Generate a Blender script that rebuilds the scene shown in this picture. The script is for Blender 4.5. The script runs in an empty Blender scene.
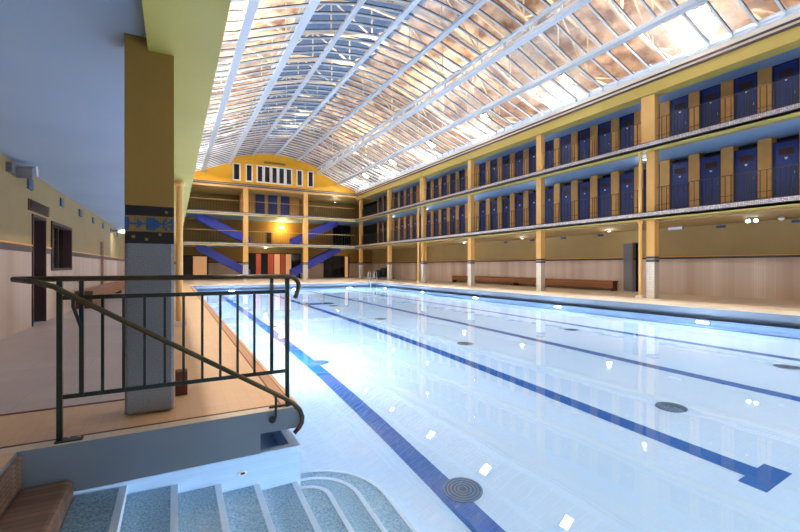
import bpy, bmesh, math, random
from mathutils import Vector
random.seed(7)
PI = math.pi
R = math.radians
S = bpy.context.scene
COL = S.collection

# ------------------------------------------------------------------ camera
cd = bpy.data.cameras.new('camera')
cam = bpy.data.objects.new('camera', cd)
COL.objects.link(cam)
cam.location = (0, 0, 1.2)
cam.rotation_euler = (R(90), 0, R(-28.5))
cd.sensor_width = 36
cd.lens = 415 / 800 * 36
cd.shift_y = 0.0005
cd.clip_start = 0.05
cd.clip_end = 300
S.camera = cam

# ------------------------------------------------------------------ light settings
W_SKY = 0.28          # dusk sky
P_FLOOD = 300.0       # emission of floodlight lenses above the glass
P_POOL = 190.0         # watts of each underwater lamp
P_ATTIC = 200.0       # watts of each added attic fill light
P_AISLE = 9.0
P_SPOT = 420.0         # watts of each floodlight above the glass
P_GALLERY = 5.0
S.view_settings.view_transform = 'Standard'
S.view_settings.look = 'None'
S.view_settings.gamma = 1
S.view_settings.use_curve_mapping = False
S.view_settings.exposure = 0.75
try:
    S.cycles.max_bounces = 14
    S.cycles.diffuse_bounces = 5
    S.cycles.transmission_bounces = 10
    S.cycles.transparent_max_bounces = 24
    S.cycles.sample_clamp_indirect = 6
    S.cycles.use_denoising = True
except Exception:
    pass
w = bpy.data.worlds.new('dusk')
S.world = w
w.use_nodes = True
bg = w.node_tree.nodes['Background']
bg.inputs['Color'].default_value = (0.28, 0.5, 0.95, 1)
bg.inputs['Strength'].default_value = W_SKY


def lamp(name, kind, loc, power, color, rot=(0, 0, 0), size=None, size_y=None, parent=None, spread=None):
    l = bpy.data.lights.new(name, kind)
    l.energy = power
    l.color = color
    o = bpy.data.objects.new(name, l)
    COL.objects.link(o)
    o.location = loc
    o.rotation_euler = rot
    if kind == 'AREA':
        l.size = size
        if size_y:
            l.shape = 'RECTANGLE'
            l.size_y = size_y
        if spread:
            l.spread = spread
    elif size:
        l.shadow_soft_size = size
    if parent:
        o.parent = parent
    return o


# added fill above the glass roof, facing up to brighten the boarded outer roof
for bx_ in (2.6, 7.85, 13.1):
    for by_ in (-3, 8, 19, 30):
        lamp('attic_fill', 'AREA', (bx_, by_, 11.25 if bx_ == 7.85 else 10.2), P_ATTIC, (1.0, 0.80, 0.60), rot=(PI, 0, 0), size=1.2, size_y=5.5)

# more added fill, brightens the outer roof lining low down on both sides
for sx_, px_ in ((-1, 16.0), (1, -0.3)):
    for by_ in (-3, 4, 11, 18, 25, 32):
        lamp('attic_fill', 'AREA', (px_, by_, 9.0), 65, (1.0, 0.78, 0.58), rot=(0, R(115 * sx_), 0), size=0.2, size_y=5.5)

# ------------------------------------------------------------------ materials
MATS = {}


def srgb(r, g, b):
    def f(c):
        c /= 255
        return c / 12.92 if c <= 0.04045 else ((c + 0.055) / 1.055) ** 2.4
    return (f(r), f(g), f(b), 1)


def mat(name, col, rough=0.6, metal=0.0, spec=0.5, noise=None, bump=0.0, emit=None, es=0.0, coord='Object'):
    """noise = (scale, amount, colour2)"""
    if name in MATS:
        return MATS[name]
    m = bpy.data.materials.new(name)
    m.use_nodes = True
    nt = m.node_tree
    b = nt.nodes['Principled BSDF']
    b.inputs['Base Color'].default_value = col
    b.inputs['Roughness'].default_value = rough
    b.inputs['Metallic'].default_value = metal
    b.inputs['Specular IOR Level'].default_value = spec
    if emit:
        b.inputs['Emission Color'].default_value = emit
        b.inputs['Emission Strength'].default_value = es
    if noise:
        tc = nt.nodes.new('ShaderNodeTexCoord')
        n = nt.nodes.new('ShaderNodeTexNoise')
        n.inputs['Scale'].default_value = noise[0]
        n.inputs['Detail'].default_value = 5
        nt.links.new(tc.outputs[coord], n.inputs['Vector'])
        r = nt.nodes.new('ShaderNodeValToRGB')
        r.color_ramp.elements[0].position = 0.5 - 0.5 * noise[1]
        r.color_ramp.elements[1].position = 0.5 + 0.5 * noise[1]
        r.color_ramp.elements[0].color = col
        r.color_ramp.elements[1].color = noise[2]
        nt.links.new(n.outputs['Fac'], r.inputs['Fac'])
        nt.links.new(r.outputs['Color'], b.inputs['Base Color'])
        if bump:
            bp = nt.nodes.new('ShaderNodeBump')
            bp.inputs['Strength'].default_value = bump
            bp.inputs['Distance'].default_value = 0.01
            nt.links.new(n.outputs['Fac'], bp.inputs['Height'])
            nt.links.new(bp.outputs['Normal'], b.inputs['Normal'])
    MATS[name] = m
    return m


def tile_mat(name, c1, c2, grout, axes, size, tw=1.0, th=1.0, rough=0.5, mortar=0.01, offset=0.0, var=None, spec=0.5):
    """tiles laid along two world axes, axes='xz' etc.; size in metres; var = (scale_u, scale_v, colour) soft colour drift"""
    m = bpy.data.materials.new(name)
    m.use_nodes = True
    nt = m.node_tree
    b = nt.nodes['Principled BSDF']
    b.inputs['Roughness'].default_value = rough
    b.inputs['Specular IOR Level'].default_value = spec
    tc = nt.nodes.new('ShaderNodeTexCoord')
    sp = nt.nodes.new('ShaderNodeSeparateXYZ')
    nt.links.new(tc.outputs['Object'], sp.inputs[0])
    cb = nt.nodes.new('ShaderNodeCombineXYZ')
    nt.links.new(sp.outputs[axes[0].upper()], cb.inputs['X'])
    nt.links.new(sp.outputs[axes[1].upper()], cb.inputs['Y'])
    br = nt.nodes.new('ShaderNodeTexBrick')
    br.offset = offset
    br.inputs['Scale'].default_value = 1.0
    br.inputs['Brick Width'].default_value = size * tw
    br.inputs['Row Height'].default_value = size * th
    br.inputs['Mortar Size'].default_value = mortar
    br.inputs['Mortar Smooth'].default_value = 0.2
    br.inputs['Color1'].default_value = c1
    br.inputs['Color2'].default_value = c2
    br.inputs['Mortar'].default_value = grout
    nt.links.new(cb.outputs[0], br.inputs['Vector'])
    out = br.outputs['Color']
    if var:
        mp = nt.nodes.new('ShaderNodeMapping')
        mp.inputs['Scale'].default_value = (var[0], var[1], 1)
        nt.links.new(cb.outputs[0], mp.inputs['Vector'])
        n = nt.nodes.new('ShaderNodeTexNoise')
        n.inputs['Scale'].default_value = 1
        n.inputs['Detail'].default_value = 2
        nt.links.new(mp.outputs[0], n.inputs['Vector'])
        rp = nt.nodes.new('ShaderNodeValToRGB')
        rp.color_ramp.elements[0].position = 0.35
        rp.color_ramp.elements[1].position = 0.7
        rp.color_ramp.elements[0].color = (0, 0, 0, 1)
        rp.color_ramp.elements[1].color = (1, 1, 1, 1)
        nt.links.new(n.outputs['Fac'], rp.inputs['Fac'])
        mx = nt.nodes.new('ShaderNodeMix')
        mx.data_type = 'RGBA'
        nt.links.new(rp.outputs['Color'], mx.inputs['Factor'])
        nt.links.new(out, mx.inputs[6])
        mx.inputs[7].default_value = var[2]
        out = mx.outputs[2]
    nt.links.new(out, b.inputs['Base Color'])
    MATS[name] = m
    return m


M_yellow = mat('yellow_paint', srgb(226, 180, 110), 0.5, noise=(1.5, 0.9, srgb(214, 166, 96)))
M_cornice = mat('mustard_cornice', srgb(188, 166, 88), 0.5, noise=(1.5, 0.9, srgb(176, 152, 76)))
M_aisleceil = mat('aisle_ceiling', srgb(184, 208, 236), 0.55, noise=(0.5, 0.8, srgb(160, 186, 222)))
M_gable = mat('gable_yellow', srgb(236, 180, 40), 0.6, noise=(0.8, 0.9, srgb(222, 160, 30)))
M_green = mat('slab_yellow_green', srgb(205, 196, 110), 0.55, noise=(1.2, 0.9, srgb(190, 180, 96)))
M_ochre = mat('ochre_wall', srgb(172, 148, 100), 0.7, noise=(1.0, 0.9, srgb(156, 132, 86)))
M_brownochre = mat('pillar_ochre', srgb(150, 118, 52), 0.6, noise=(2.0, 0.9, srgb(140, 106, 44)))
M_pier = mat('pier_yellow', srgb(216, 164, 92), 0.6, noise=(3.0, 0.9, srgb(192, 138, 70)))
M_blueceil = mat('pale_blue_ceiling', srgb(150, 180, 212), 0.6, noise=(0.35, 0.8, srgb(128, 158, 196)))
M_door = mat('blue_door_paint', srgb(30, 54, 126), 0.45, noise=(3, 0.9, srgb(24, 44, 104)))
M_frame = mat('dark_blue_frame', srgb(22, 28, 84), 0.5)
M_dark = mat('dark_opening', srgb(14, 12, 16), 0.8)
M_vent = mat('brown_louvre', srgb(58, 30, 28), 0.6)
M_plate = mat('white_enamel', srgb(225, 225, 225), 0.4)
M_rail = mat('dark_green_iron', srgb(22, 40, 40), 0.35, metal=0.2, noise=(14, 0.8, srgb(30, 44, 40)))
M_handrail = mat('worn_bronze_rail', srgb(94, 84, 60), 0.4, metal=0.3, noise=(9, 0.8, srgb(46, 44, 36)))
M_white = mat('white_roof_steel', srgb(214, 226, 240), 0.5)
M_truss = mat('cream_truss_steel', srgb(226, 216, 196), 0.55)
M_gasket = mat('dark_gasket', srgb(42, 46, 58), 0.6)
M_mosdark = tile_mat('navy_mosaic', srgb(17, 15, 30), srgb(24, 22, 42), srgb(8, 8, 14), 'xz', 0.0165, rough=0.3, mortar=0.0012)
M_gold = mat('gold_tile', srgb(150, 118, 62), 0.3)
M_blue_t = mat('blue_tile', srgb(34, 84, 150), 0.3)
M_orange_t = mat('orange_tile', srgb(178, 120, 44), 0.35)
M_ochre_t = mat('ochre_tile', srgb(140, 116, 60), 0.35)
M_granite = mat('grey_terrazzo', srgb(92, 98, 110), 0.5, noise=(120, 0.5, srgb(150, 154, 160)))
M_pipe = mat('peach_pipe', srgb(224, 178, 112), 0.45)
M_beige = tile_mat('beige_wall_tiles', srgb(220, 206, 198), srgb(212, 196, 188), srgb(186, 168, 160), 'yz', 0.15, tw=0.5, th=10, mortar=0.004, rough=0.35, var=(0.9, 0.05, srgb(178, 152, 136)))
M_beigex = tile_mat('beige_end_tiles', srgb(208, 190, 172), srgb(196, 176, 158), srgb(176, 154, 138), 'xz', 0.15, tw=0.5, th=10, mortar=0.004, rough=0.35, var=(1.1, 0.05, srgb(186, 160, 140)))
M_coltile = tile_mat('white_column_tiles', srgb(238, 234, 230), srgb(228, 224, 218), srgb(196, 192, 188), 'yz', 0.1, mortar=0.003, rough=0.3)
M_band = mat('dark_band', srgb(60, 50, 62), 0.4)
M_grey = mat('grey_band', srgb(150, 146, 148), 0.5)
M_orange = mat('orange_edge', srgb(226, 160, 78), 0.5)
M_mosaic = tile_mat('grey_mosaic_trim', srgb(238, 232, 226), srgb(176, 168, 174), srgb(130, 122, 130), 'yz', 0.045, mortar=0.006, rough=0.4)
M_mosaicx = tile_mat('grey_mosaic_trim_end', srgb(238, 232, 226), srgb(176, 168, 174), srgb(130, 122, 130), 'xz', 0.045, mortar=0.006, rough=0.4)
M_purple = mat('purple_line', srgb(72, 54, 66), 0.5)
M_deck = tile_mat('tan_deck_tiles', srgb(226, 186, 150), srgb(220, 178, 142), srgb(202, 160, 124), 'xy', 0.1, mortar=0.002, rough=0.4, var=(0.6, 0.6, srgb(214, 176, 132)))
M_deckr = tile_mat('pale_deck_tiles', srgb(222, 208, 190), srgb(214, 198, 180), srgb(196, 178, 158), 'xy', 0.1, mortar=0.002, rough=0.4, var=(0.5, 0.5, srgb(208, 188, 166)))
M_pink = tile_mat('grey_pink_floor', srgb(196, 180, 176), srgb(188, 172, 168), srgb(166, 150, 148), 'xy', 0.3, mortar=0.003, rough=0.45, var=(0.7, 0.7, srgb(180, 164, 160)))
M_whitedge = mat('white_deck_edge', srgb(228, 220, 208), 0.4)
M_groove = mat('brown_groove', srgb(110, 66, 46), 0.6)
M_edge = mat('terracotta_edge_tile', srgb(204, 152, 114), 0.45, noise=(5, 0.8, srgb(184, 130, 94)))
M_fascia = mat('pool_fascia', srgb(128, 146, 166), 0.35, noise=(2.0, 0.9, srgb(116, 132, 152)))
M_step = tile_mat('brown_grooved_stone', srgb(146, 120, 104), srgb(120, 96, 82), srgb(92, 70, 58), 'yz', 0.06, tw=1, th=50, rough=0.55, mortar=0.004, var=(5, 5, srgb(104, 80, 66)))
M_poolwall = tile_mat('pool_wall_mosaic', srgb(176, 206, 238), srgb(166, 198, 234), srgb(152, 186, 226), 'yz', 0.05, mortar=0.002, rough=0.35)
M_poolfloor = tile_mat('pool_floor_mosaic', srgb(208, 224, 240), srgb(200, 218, 238), srgb(186, 206, 230), 'xy', 0.05, mortar=0.0015, rough=0.35, var=(0.3, 0.3, srgb(186, 214, 238)))
M_tread = mat('teal_speckled_tread', srgb(98, 140, 164), 0.5, noise=(70, 0.35, srgb(176, 202, 216)))
M_nose = mat('white_step_nosing', srgb(222, 236, 248), 0.35)
M_lane = mat('blue_lane_mosaic', srgb(6, 78, 150), 0.4, noise=(40, 0.6, srgb(20, 98, 172)))
M_drain = mat('blue_steel_grate', srgb(44, 74, 104), 0.4)
M_wood = tile_mat('bench_wood', srgb(150, 98, 62), srgb(132, 82, 50), srgb(84, 50, 32), 'yz', 0.11, tw=20, mortar=0.006, rough=0.45)
M_maroon = mat('maroon_stone', srgb(96, 46, 34), 0.6)
M_greydoor = mat('grey_steel_door', srgb(104, 104, 112), 0.5)
M_lampbody = mat('grey_lamp_body', srgb(120, 122, 128), 0.4)
M_lampface = mat('lamp_glass_face', srgb(210, 220, 228), 0.2, emit=(0.85, 0.93, 1, 1), es=0.12)
M_ventblue = mat('blue_vent_grille', srgb(52, 78, 130), 0.5)
M_attic = mat('attic_lining', srgb(226, 200, 172), 0.8, noise=(1.3, 0.25, srgb(120, 84, 62)))
M_steel = mat('stainless_steel', srgb(220, 224, 228), 0.2, metal=1.0)
M_greenstuff = mat('dark_green_fabric', srgb(20, 52, 46), 0.6)
M_darkglass = mat('dark_window_glass', srgb(26, 30, 36), 0.1)
M_stairblue = mat('stair_blue_paint', srgb(52, 66, 176), 0.5)
M_warm = mat('lit_red_lobby', srgb(190, 90, 60), 0.6)
M_cream = mat('lit_cream_panel', srgb(240, 210, 170), 0.6)


def emis(name, col, s):
    m = bpy.data.materials.new(name)
    m.use_nodes = True
    nt = m.node_tree
    nt.nodes.clear()
    e = nt.nodes.new('ShaderNodeEmission')
    e.inputs['Color'].default_value = col
    e.inputs['Strength'].default_value = s
    o = nt.nodes.new('ShaderNodeOutputMaterial')
    nt.links.new(e.outputs[0], o.inputs[0])
    MATS[name] = m
    return m


M_flood = emis('floodlight_lens', (1, 0.93, 0.82, 1), P_FLOOD)
M_bulb = emis('lit_lens', (0.85, 0.97, 1, 1), 22)
M_bulbs = emis('small_lit_lens', (0.85, 0.95, 1, 1), 3)
M_bulbw = emis('warm_bulb', (1, 0.62, 0.22, 1), 40)
M_poollens = emis('underwater_lens', (0.8, 0.93, 1, 1), 12)


def glass_roof():
    m = bpy.data.materials.new('roof_glass')
    m.use_nodes = True
    nt = m.node_tree
    nt.nodes.clear()
    t = nt.nodes.new('ShaderNodeBsdfTransparent')
    t.inputs['Color'].default_value = (0.93, 0.95, 0.96, 1)
    tl = nt.nodes.new('ShaderNodeBsdfTranslucent')
    tl.inputs['Color'].default_value = (0.8, 0.84, 0.88, 1)
    gl = nt.nodes.new('ShaderNodeBsdfGlossy')
    gl.inputs['Roughness'].default_value = 0.3
    gl.inputs['Color'].default_value = (0.8, 0.9, 1, 1)
    tc = nt.nodes.new('ShaderNodeTexCoord')
    n = nt.nodes.new('ShaderNodeTexNoise')
    n.inputs['Scale'].default_value = 0.9
    n.inputs['Detail'].default_value = 4
    nt.links.new(tc.outputs['Object'], n.inputs['Vector'])
    mr = nt.nodes.new('ShaderNodeMapRange')
    mr.inputs['From Min'].default_value = 0.35
    mr.inputs['From Max'].default_value = 0.7
    mr.inputs['To Min'].default_value = 0.04
    mr.inputs['To Max'].default_value = 0.11
    nt.links.new(n.outputs['Fac'], mr.inputs['Value'])
    a = nt.nodes.new('ShaderNodeMixShader')
    nt.links.new(mr.outputs[0], a.inputs[0])
    nt.links.new(t.outputs[0], a.inputs[1])
    nt.links.new(tl.outputs[0], a.inputs[2])
    fr = nt.nodes.new('ShaderNodeFresnel')
    fr.inputs['IOR'].default_value = 1.45
    b = nt.nodes.new('ShaderNodeMixShader')
    mm = nt.nodes.new('ShaderNodeMath')
    mm.operation = 'MULTIPLY'
    mm.inputs[1].default_value = 0.2
    nt.links.new(fr.outputs[0], mm.inputs[0])
    nt.links.new(mm.outputs[0], b.inputs[0])
    nt.links.new(a.outputs[0], b.inputs[1])
    nt.links.new(gl.outputs[0], b.inputs[2])
    o = nt.nodes.new('ShaderNodeOutputMaterial')
    nt.links.new(b.outputs[0], o.inputs[0])
    MATS['roof_glass'] = m
    return m


M_glass = glass_roof()


def water_mat():
    m = bpy.data.materials.new('pool_water')
    m.use_nodes = True
    nt = m.node_tree
    nt.nodes.clear()
    g = nt.nodes.new('ShaderNodeBsdfGlass')
    g.inputs['IOR'].default_value = 1.33
    g.inputs['Roughness'].default_value = 0.0
    g.inputs['Color'].default_value = (0.93, 0.97, 1.0, 1)
    tc = nt.nodes.new('ShaderNodeTexCoord')
    n = nt.nodes.new('ShaderNodeTexNoise')
    n.inputs['Scale'].default_value = 1.6
    n.inputs['Detail'].default_value = 1.5
    nt.links.new(tc.outputs['Object'], n.inputs['Vector'])
    bp = nt.nodes.new('ShaderNodeBump')
    bp.inputs['Strength'].default_value = 0.25
    bp.inputs['Distance'].default_value = 0.008
    nt.links.new(n.outputs['Fac'], bp.inputs['Height'])
    nt.links.new(bp.outputs['Normal'], g.inputs['Normal'])
    o = nt.nodes.new('ShaderNodeOutputMaterial')
    nt.links.new(g.outputs[0], o.inputs[0])
    MATS['pool_water'] = m
    return m


M_water = water_mat()


# ------------------------------------------------------------------ mesh helpers
class MB:
    def __init__(s):
        s.v, s.f, s.m, s.mats = [], [], [], []

    def mi(s, m):
        if m not in s.mats:
            s.mats.append(m)
        return s.mats.index(m)

    def add(s, vs, fs, m=None):
        k = len(s.v)
        i = s.mi(m) if m else 0
        s.v += [tuple(v) for v in vs]
        for f in fs:
            s.f.append([a + k for a in f])
            s.m.append(i)
        return s

    def box(s, x0, x1, y0, y1, z0, z1, m=None):
        vs = [(x, y, z) for z in (z0, z1) for y in (y0, y1) for x in (x0, x1)]
        return s.add(vs, [(0, 2, 3, 1), (4, 5, 7, 6), (0, 1, 5, 4), (2, 6, 7, 3), (0, 4, 6, 2), (1, 3, 7, 5)], m)

    def prism(s, pts, axis, a, b, m=None):
        """pts: 2-D outline; axis 'x','y','z' extruded from a to b"""
        def P(p, t):
            return {'x': (t, p[0], p[1]), 'y': (p[0], t, p[1]), 'z': (p[0], p[1], t)}[axis]
        n = len(pts)
        vs = [P(p, a) for p in pts] + [P(p, b) for p in pts]
        fs = [tuple(range(n))[::-1], tuple(range(n, 2 * n))]
        fs += [(i, (i + 1) % n, n + (i + 1) % n, n + i) for i in range(n)]
        return s.add(vs, fs, m)

    def bar(s, p, q, w, h, m=None):
        """box-section bar from p to q"""
        p, q = Vector(p), Vector(q)
        d = (q - p).normalized()
        up = Vector((0, 0, 1)) if abs(d.z) < 0.95 else Vector((0, 1, 0))
        sx = d.cross(up).normalized()
        u = sx.cross(d)
        vs = [a + sx * i * w / 2 + u * j * h / 2 for a in (p, q) for (i, j) in ((-1, -1), (1, -1), (1, 1), (-1, 1))]
        return s.add(vs, [(0, 3, 2, 1), (4, 5, 6, 7), (0, 1, 5, 4), (1, 2, 6, 5), (2, 3, 7, 6), (3, 0, 4, 7)], m)

    def tube(s, path, r, n=10, m=None, radii=None):
        path = [Vector(p) for p in path]
        vs, fs = [], []
        ref = None
        for i, p in enumerate(path):
            a = path[max(0, i - 1)]
            b = path[min(len(path) - 1, i + 1)]
            d = (b - a).normalized()
            if ref is None:
                ref = Vector((0, 0, 1)) if abs(d.z) < 0.9 else Vector((0, 1, 0))
            sx = d.cross(ref).normalized()
            u = sx.cross(d)
            ref = u
            rr = radii[i] if radii else r
            for k in range(n):
                t = 2 * PI * k / n
                vs.append(p + (sx * math.cos(t) + u * math.sin(t)) * rr)
        for i in range(len(path) - 1):
            for k in range(n):
                fs.append((i * n + k, i * n + (k + 1) % n, (i + 1) * n + (k + 1) % n, (i + 1) * n + k))
        fs.append(tuple(range(n))[::-1])
        L = (len(path) - 1) * n
        fs.append(tuple(range(L, L + n)))
        return s.add(vs, fs, m)

    def build(s, name, m=None, parent=None, smooth=False):
        me = bpy.data.meshes.new(name)
        me.from_pydata(s.v, [], s.f)
        if s.mats and m is None:
            for a in s.mats:
                me.materials.append(a)
            me.polygons.foreach_set('material_index', s.m)
        elif m:
            me.materials.append(m)
        bm = bmesh.new()
        bm.from_mesh(me)
        bmesh.ops.recalc_face_normals(bm, faces=bm.faces)
        bm.to_mesh(me)
        bm.free()
        if smooth:
            for p in me.polygons:
                p.use_smooth = True
        me.update()
        o = bpy.data.objects.new(name, me)
        COL.objects.link(o)
        if parent:
            o.parent = parent
        return o


def tag(o, label=None, cat=None, group=None, kind=None):
    if label:
        o['label'] = label
    if cat:
        o['category'] = cat
    if group:
        o['group'] = group
    if kind:
        o['kind'] = kind
    return o


def empty(name, loc, label, cat, group=None, kind=None, rz=0):
    o = bpy.data.objects.new(name, None)
    COL.objects.link(o)
    o.location = loc
    o.rotation_euler = (0, 0, rz)
    o.empty_display_size = 0.2
    return tag(o, label, cat, group, kind)


def copy_tree(o, parent=None):
    c = o.copy()
    COL.objects.link(c)
    if parent:
        c.parent = parent
    for ch in list(o.children):
        copy_tree(ch, c)
    return c


def struct(mb, name, label, cat, m=None, smooth=False):
    return tag(mb.build(name, m, smooth=smooth), label, cat, None, 'structure')


ORD = ['first', 'second', 'third', 'fourth', 'fifth', 'sixth', 'seventh', 'eighth', 'ninth', 'tenth',
       'eleventh', 'twelfth', 'thirteenth', 'fourteenth']

# ------------------------------------------------------------------ key dimensions
YN, YE = -6.0, 37.5          # hall from behind the camera to the end colonnade plane
YB = 41.5                    # wall behind the end galleries
WL = -0.34                   # water level
PF = -1.6                    # pool floor
PX0, PX1, PY0, PY1 = 0.95, 13.35, -5.0, 28.5
XR = 15.7                    # front of right pillars
XWALL = 19.08
BAY = 5.45
F1a, F1b, F2a, F2b, TOPa, TOPb = 2.95, 3.2, 5.53, 5.8, 7.63, 8.03

# ================================================================== SETTING
# ---- floor
fl = MB()
fl.box(-2.6, 0.62, 3.55, YB, -2.0, -0.18, M_fascia)
fl.box(0.3, 0.95, 3.55, YB, -0.18, -0.004, M_fascia)
fl.box(-2.6, 0.3, 3.55, YB, -0.18, -0.004, M_fascia)
fl.box(13.7, XWALL + 0.1, YN, YB, -2.0, -0.18, M_fascia)
fl.box(PX1, XWALL + 0.1, YN, YB, -0.18, -0.004, M_fascia)
fl.box(0.95, PX1, PY1, YB, -0.18, -0.004, M_fascia)
fl.box(0.62, 13.7, PY1 + 0.33, YB, -2.0, -0.18, M_fascia)
fl.box(0.95, XWALL, YN, PY0, -2.0, -0.004, M_fascia)
fl.box(-2.6, -0.9, YN, 3.55, -2.0, -0.004, M_fascia)
fl.box(-0.9, 0.95, YN, -1.5, -2.0, -0.004, M_fascia)
# floor finishes
fl.box(-0.35, 0.80, 4.45, YB, -0.004, 0.0, M_deck)
fl.box(-2.6, 0.95, 3.66, 4.45, -0.004, 0.0, M_deck)
fl.box(-2.6, -0.39, 4.49, YB, -0.004, 0.0, M_pink)
fl.box(0.80, 0.95, 4.45, PY1, -0.004, 0.0, M_deck)
fl.box(0.80, PX1 + .25, PY1, PY1 + 1.2, -0.004, 0.0, M_whitedge)
fl.box(0.80, XWALL, PY1 + 1.2, YB, -0.004, 0.0, M_deckr)
fl.box(PX1, PX1 + 1.35, YN, PY1, -0.004, 0.0, M_whitedge)
fl.box(PX1 + 1.39, XWALL, YN, PY1 + 1.2, -0.004, 0.0, M_deckr)
fl.box(-2.6, -0.9, YN, 3.55, -0.004, 0.0, M_deck)
fl.box(-2.6, 0.95, 3.55, 3.66, -0.004, 0.0, M_deckr)
struct(fl, 'floor', 'tan and grey tiled deck running around the swimming pool', 'floor')
tr = MB()
tr.box(-2.5, 0.80, 3.655, 3.675, -0.002, 0.003, M_groove)
tr.box(0.80, 0.815, 3.675, PY1, -0.002, 0.003, M_groove)
tr.box(0.815, 0.90, 3.675, PY1, -0.002, 0.002, M_edge)
tr.box(0.90, 0.908, 3.675, PY1, -0.002, 0.003, M_groove)
tr.box(-2.5, -0.35, 4.45, 4.49, -0.002, 0.004, M_maroon)
tr.box(PX1 + 1.35, PX1 + 1.39, YN, PY1, -0.002, 0.004, M_orange)
struct(tr, 'trim_1', 'thin brown groove lines inlaid along the deck edge', 'trim')

# ---- pool basin
pb = MB()
pb.box(0.62, PX1 + 0.35, PY0, PY1 + 0.33, PF - 0.3, PF, M_poolfloor)
pb.box(-0.9, 0.95, -1.5, 3.55, PF - 0.3, PF, M_poolfloor)
# side walls with overflow lip and gutter
pb.box(0.87, 0.95, 3.55, PY1, PF, -0.335, M_poolwall)
pb.box(0.62, 0.87, 3.62, PY1, PF, -0.5, M_poolwall)
pb.box(0.87, 0.95, PY0, -1.5, PF, -0.335, M_poolwall)
pb.box(PX1, PX1 + 0.08, PY0, PY1 + .08, PF, -0.335, M_poolwall)
pb.box(PX1 + 0.08, PX1 + 0.35, PY0, PY1 + .33, PF, -0.5, M_poolwall)
pb.box(0.87, PX1, PY1, PY1 + 0.08, PF, -0.335, M_poolwall)
pb.box(0.62, PX1 + 0.08, PY1 + 0.08, PY1 + 0.33, PF, -0.5, M_poolwall)
# stair-well walls
pb.box(-0.9, 0.95, 3.545, 3.61, PF, WL + .004, M_poolwall)
pb.box(0.62, 0.87, 3.545, 3.61, WL + .004, WL + .008, M_poolwall)
struct(pb, 'pool_basin', 'pale blue mosaic lined swimming pool basin full of water', 'swimming pool')

# ---- water
wt = MB()
def grid(mb, x0, x1, y0, y1, z):
    mb.add([(x0, y0, z), (x1, y0, z), (x1, y1, z), (x0, y1, z)], [(0, 1, 2, 3)])
grid(wt, 0.95, PX1, PY0, PY1, WL)
grid(wt, -0.6, 0.95, -1.5, 3.547, WL)
wo = wt.build('water', M_water)
for p in wo.data.polygons:
    if p.normal.z < 0:
        p.flip()
tag(wo, 'calm clear pale blue water filling the swimming pool', 'water', None, 'stuff')

# ---- walls
wl = MB()
wl.box(-2.7, -2.5, YN, 10.75, 1.62, 3.05, M_ochre)
wl.box(-2.7, -2.5, 11.75, 12.2, 1.62, 3.05, M_ochre)
wl.box(-2.7, -2.5, 10.75, 11.75, 2.25, 3.05, M_ochre)
wl.box(-2.7, -2.5, 12.2, 14.3, 2.25, 3.05, M_ochre)
wl.box(-2.7, -2.5, 14.3, 19.5, 1.62, 3.05, M_ochre)
wl.box(-2.7, -2.5, 19.5, 20.1, 2.15, 3.05, M_ochre)
wl.box(-2.7, -2.5, 20.1, YB, 1.62, 3.05, M_ochre)
for a, b in ((YN, 10.75), (11.75, 12.2), (14.3, 19.5), (20.1, YB)):
    wl.box(-2.7, -2.5, a, b, 0, 1.48, M_beige)
    wl.box(-2.7, -2.49, a, b, 1.48, 1.60, M_band)
    wl.box(-2.7, -2.48, a, b, 1.60, 1.63, M_orange)
wl.box(-2.7, -2.5, 12.2, 14.3, 0, 1.1, M_beige)
wl.box(-2.7, -2.5, YN, YB, 3.05, 8.4, M_ochre)
wl.box(-3.2, -3.1, 10.3, 15, -0.1, 3, M_dark)
wl.box(-3.2, -3.1, 19, 21, -0.1, 3, M_dark)
wl.box(-2.62, -2.5, 14.3, 19.5, 0, 0.02, M_beige)
struct(wl, 'wall_left', 'long aisle wall, ochre above pale tiles with a dark band', 'wall')

wr = MB()
wr.box(XWALL, XWALL + .2, YN, 11.62, 1.63, 3.0, M_ochre)
wr.box(XWALL, XWALL + .2, 12.0, YB, 1.63, 3.0, M_ochre)
wr.box(XWALL, XWALL + .2, 11.62, 12.0, 2.3, 3.0, M_ochre)
for a, b in ((YN, 11.62), (12.0, YB)):
    wr.box(XWALL, XWALL + .2, a, b, 0, 1.52, M_beige)
    wr.box(XWALL - .01, XWALL + .2, a, b, 1.52, 1.60, M_band)
    wr.box(XWALL - .02, XWALL + .2, a, b, 1.60, 1.635, M_orange)
wr.box(XWALL + .5, XWALL + .6, 11, 13, 0, 3, M_dark)
# gallery back walls with piers between the cabins
for z0, z1 in ((F1b, F2a), (F2b, TOPa + .35)):
    wr.box(18.0, 18.1, YN, YB, z0, z1, M_dark)  # near-black colour stands in for the shadow above the cabin doors
CABW, PITCH = 0.66, 1.09
struct(wr, 'wall_right', 'long ochre wall over beige tiles behind the pillars with benches', 'wall')
piers = MB()
cab_y = []
k = 0
y = 8.66 - 6 * PITCH
while y < 37.0:
    cab_y.append(y)          # cabin centre = y + .5 pitch
    y += PITCH
for y in cab_y + [y]:
    for z0, z1 in ((F1b, F2a), (F2b, TOPa + .3)):
        piers.box(17.6, 18.0, y - 0.19, y + 0.19, z0, z1, M_pier)
struct(piers, 'wall_cabin_piers', 'yellow piers standing between the blue cabin doors on both galleries', 'wall')

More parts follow.
